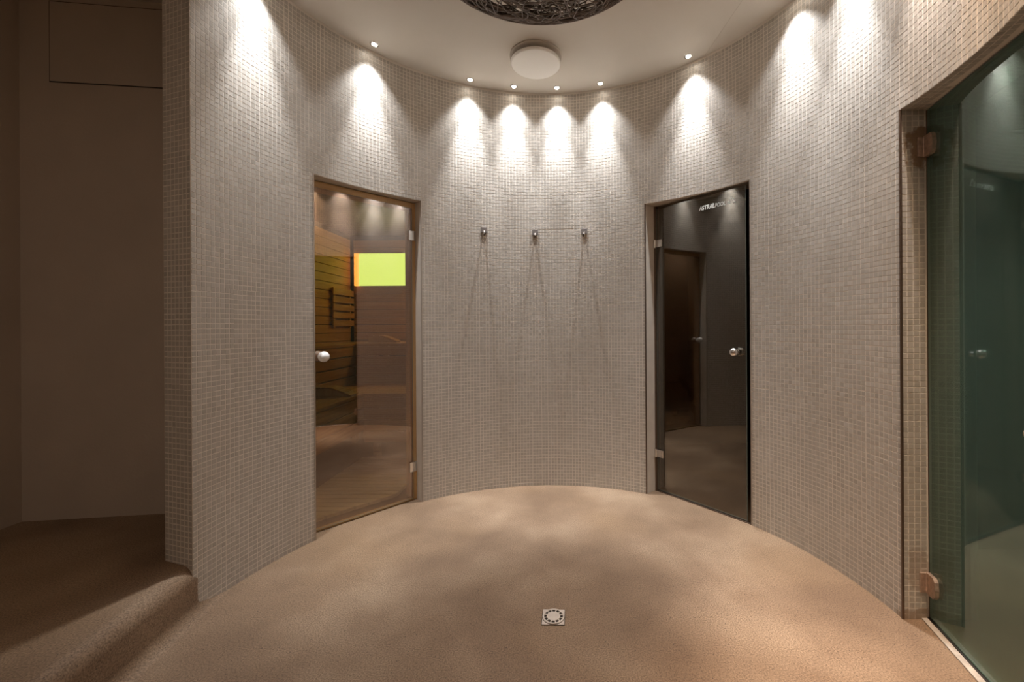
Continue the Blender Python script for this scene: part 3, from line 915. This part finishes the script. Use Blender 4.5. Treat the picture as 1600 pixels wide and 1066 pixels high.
# round white ceiling disc
cd_ = tag(empty('ceiling_disc', (-0.137, 2.755, CEIL)), 'round white unlit ceiling fixture with a floating disc', 'ceiling fixture')
bm = bmesh.new(); lathe(bm, [(0, 0), (0.168, 0), (0.168, -0.008), (0.160, -0.012), (0.0, -0.012)], 64); bm_obj('base_plate', bm, M['fixture'], cd_, True, 40)
bm = bmesh.new(); lathe(bm, [(0, -0.012), (0.120, -0.012), (0.120, -0.040), (0, -0.040)], 48); bm_obj('neck', bm, M['fixture'], cd_, True, 40)
bm = bmesh.new(); lathe(bm, [(0, -0.036), (0.158, -0.036), (0.162, -0.039), (0.162, -0.050), (0.156, -0.056), (0.10, -0.060), (0, -0.062)], 64); bm_obj('disc', bm, M['white_disc'], cd_, True, 40)

# woven dark pendant in the middle of the ceiling
pe = tag(empty('woven_pendant', (CX, CY, CEIL)), 'large flattened dark lamp of tangled woven strands under the ceiling', 'lamp')
PA, PBB, PZ = 0.565, 0.108, -0.112
def tubes(loops, r, sides=5):
    vs, fs = [], []
    for L in loops:
        n = len(L); base = len(vs)
        for i in range(n):
            p = L[i]; t = (L[(i + 1) % n] - L[i - 1]).normalized()
            a = t.cross(Vector((0.31, 0.2, 0.93))).normalized(); b = t.cross(a)
            for k in range(sides):
                an = 2 * math.pi * k / sides
                vs.append(p + a * (r * math.cos(an)) + b * (r * math.sin(an)))
        for i in range(n):
            j = (i + 1) % n
            for k in range(sides):
                m_ = (k + 1) % sides
                fs.append((base + i * sides + k, base + j * sides + k, base + j * sides + m_, base + i * sides + m_))
    me = bpy.data.meshes.new('woven_strands'); me.from_pydata([v[:] for v in vs], [], fs)
    return me
loops = []
for s in range(210):
    # circle on a unit sphere, wobbling, squashed to the lamp's shape
    ax = Vector((random.gauss(0, 1), random.gauss(0, 1), random.gauss(0, 1.0))).normalized()
    rad = random.uniform(0.18, 0.75)
    a = ax.orthogonal().normalized(); b = ax.cross(a)
    ph = [random.uniform(0, 6.28) for _ in range(3)]; am = [random.uniform(0.03, 0.16) for _ in range(3)]
    n = 36
    L = []
    for i in range(n):
        t = 2 * math.pi * i / n
        rr = rad * (1 + sum(am[q] * math.sin((q + 2) * t + ph[q]) for q in range(3)))
        v = (ax * math.cos(rr) + (a * math.cos(t) + b * math.sin(t)) * math.sin(rr)).normalized()
        kk = 1 - random.uniform(0, 0.025)
        L.append(Vector((v.x * PA * kk, v.y * PA * kk, PZ + v.z * PBB * kk)))
    loops.append(L)
for s in range(14):     # bundled rim strands
    n = 90; ph = random.uniform(0, 6.28)
    z0_ = random.uniform(-0.25, 0.2)
    L = []
    for i in range(n):
        t = 2 * math.pi * i / n
        zz = z0_ + 0.12 * math.sin(7 * t + ph) + 0.05 * math.sin(17 * t + 2 * ph)
        rr = math.sqrt(max(0.0, 1 - zz * zz))
        L.append(Vector((PA * rr * math.cos(t), PA * rr * math.sin(t), PZ + PBB * zz)))
    loops.append(L)
me = tubes(loops, 0.0030)
o = link('woven_strands', me, M['wire'], pe, smooth=True); o['kind'] = 'stuff'
bm = bmesh.new(); lathe(bm, [(0, 0), (0.06, 0), (0.06, -0.02), (0.02, -0.028), (0.02, -0.06), (0, -0.06)], 24); rose = bm_obj('ceiling_rose', bm, M['wire'], pe, True, 40)
bm = bmesh.new(); lathe(bm, [(0, -0.058), (0.016, -0.062), (0.03, -0.09), (0.033, -0.11), (0.024, -0.135), (0, -0.145)], 20); bm_obj('bulb', bm, M['white_disc'], rose, True, 60)

# ------------------------------------------------------------------ wall hooks
HK = [(-18.86, 1.914, 'left one of three small square steel hooks on the mosaic wall'),
      (-3.94, 1.909, 'middle one of three small square steel hooks on the mosaic wall'),
      (10.61, 1.912, 'right one of three small square steel hooks on the mosaic wall')]
for deg, z, lab in HK:
    p = circ(deg, RAD - 0.0026)
    e = tag(empty('wall_hook', (p.x, p.y, z), -math.radians(deg)), lab, 'hook', 'wall hooks')
    bm = bmesh.new(); box(bm, -0.023, 0.023, -0.004, 0.0, -0.018, 0.022, None, 0.001); bm_obj('plate', bm, M['hook_plate'], e)
    # arm: comes out, dips and turns up to a rounded tip
    bm = bmesh.new()
    path = [(-0.004, -0.006), (-0.014, -0.020), (-0.024, -0.034), (-0.036, -0.042), (-0.046, -0.036), (-0.050, -0.026)]
    rings = []
    for i, (yy_, zz_) in enumerate(path):
        a = path[max(0, i - 1)]; b = path[min(len(path) - 1, i + 1)]
        t = Vector((0, b[0] - a[0], b[1] - a[1])).normalized(); nn = Vector((0, -t.z, t.y))
        rings.append([bm.verts.new(Vector((0, yy_, zz_)) + Vector((1, 0, 0)) * (0.0065 * math.cos(q)) + nn * (0.0065 * math.sin(q))) for q in [2 * math.pi * k / 10 for k in range(10)]])
    for a, b in zip(rings[:-1], rings[1:]):
        for i in range(10):
            bm.faces.new((a[i], a[(i + 1) % 10], b[(i + 1) % 10], b[i]))
    bm.faces.new(rings[0]); bm.faces.new(rings[-1])
    bm_obj('peg', bm, M['hook_peg'], e, True, 50)

# ------------------------------------------------------------------ floor drain
dr = tag(empty('floor_drain', (-0.027, 1.741, 0), math.radians(-2)), 'square floor drain with a round slotted pale grate', 'drain')
bm = bmesh.new(); box(bm, -0.0475, 0.0475, -0.0475, 0.0475, 0.0002, 0.0015); bm_obj('surround_gap', bm, M['gap'], dr)
bm = bmesh.new(); box(bm, -0.0455, 0.0455, -0.0455, 0.0455, 0.0006, 0.0030, None, 0.0005); bm_obj('frame_plate', bm, M['drain'], dr)
bm = bmesh.new(); lathe(bm, [(0, 0.0030), (0.0462, 0.0030), (0.0462, 0.0034), (0, 0.0034)], 48); bm_obj('dark_hole_disc', bm, M['gap'], dr)  # dark disc painted in place of the shaded drain hole
bm = bmesh.new()
lathe(bm, [(0.0385, 0.0030), (0.0385, 0.0062), (0.0395, 0.0068), (0.0445, 0.0068), (0.0455, 0.0060), (0.0455, 0.0030)], 60)
lathe(bm, [(0, 0.0068), (0.0268, 0.0068), (0.0276, 0.0062), (0.0276, 0.0030)], 60)
for k in range(12):
    Mr = Matrix.Rotation(2 * math.pi * (k + 0.5) / 12, 4, 'Z')
    box(bm, 0.026, 0.040, -0.0021, 0.0021, 0.0030, 0.0066, Mr)
bm_obj('grate', bm, M['drain'], dr)
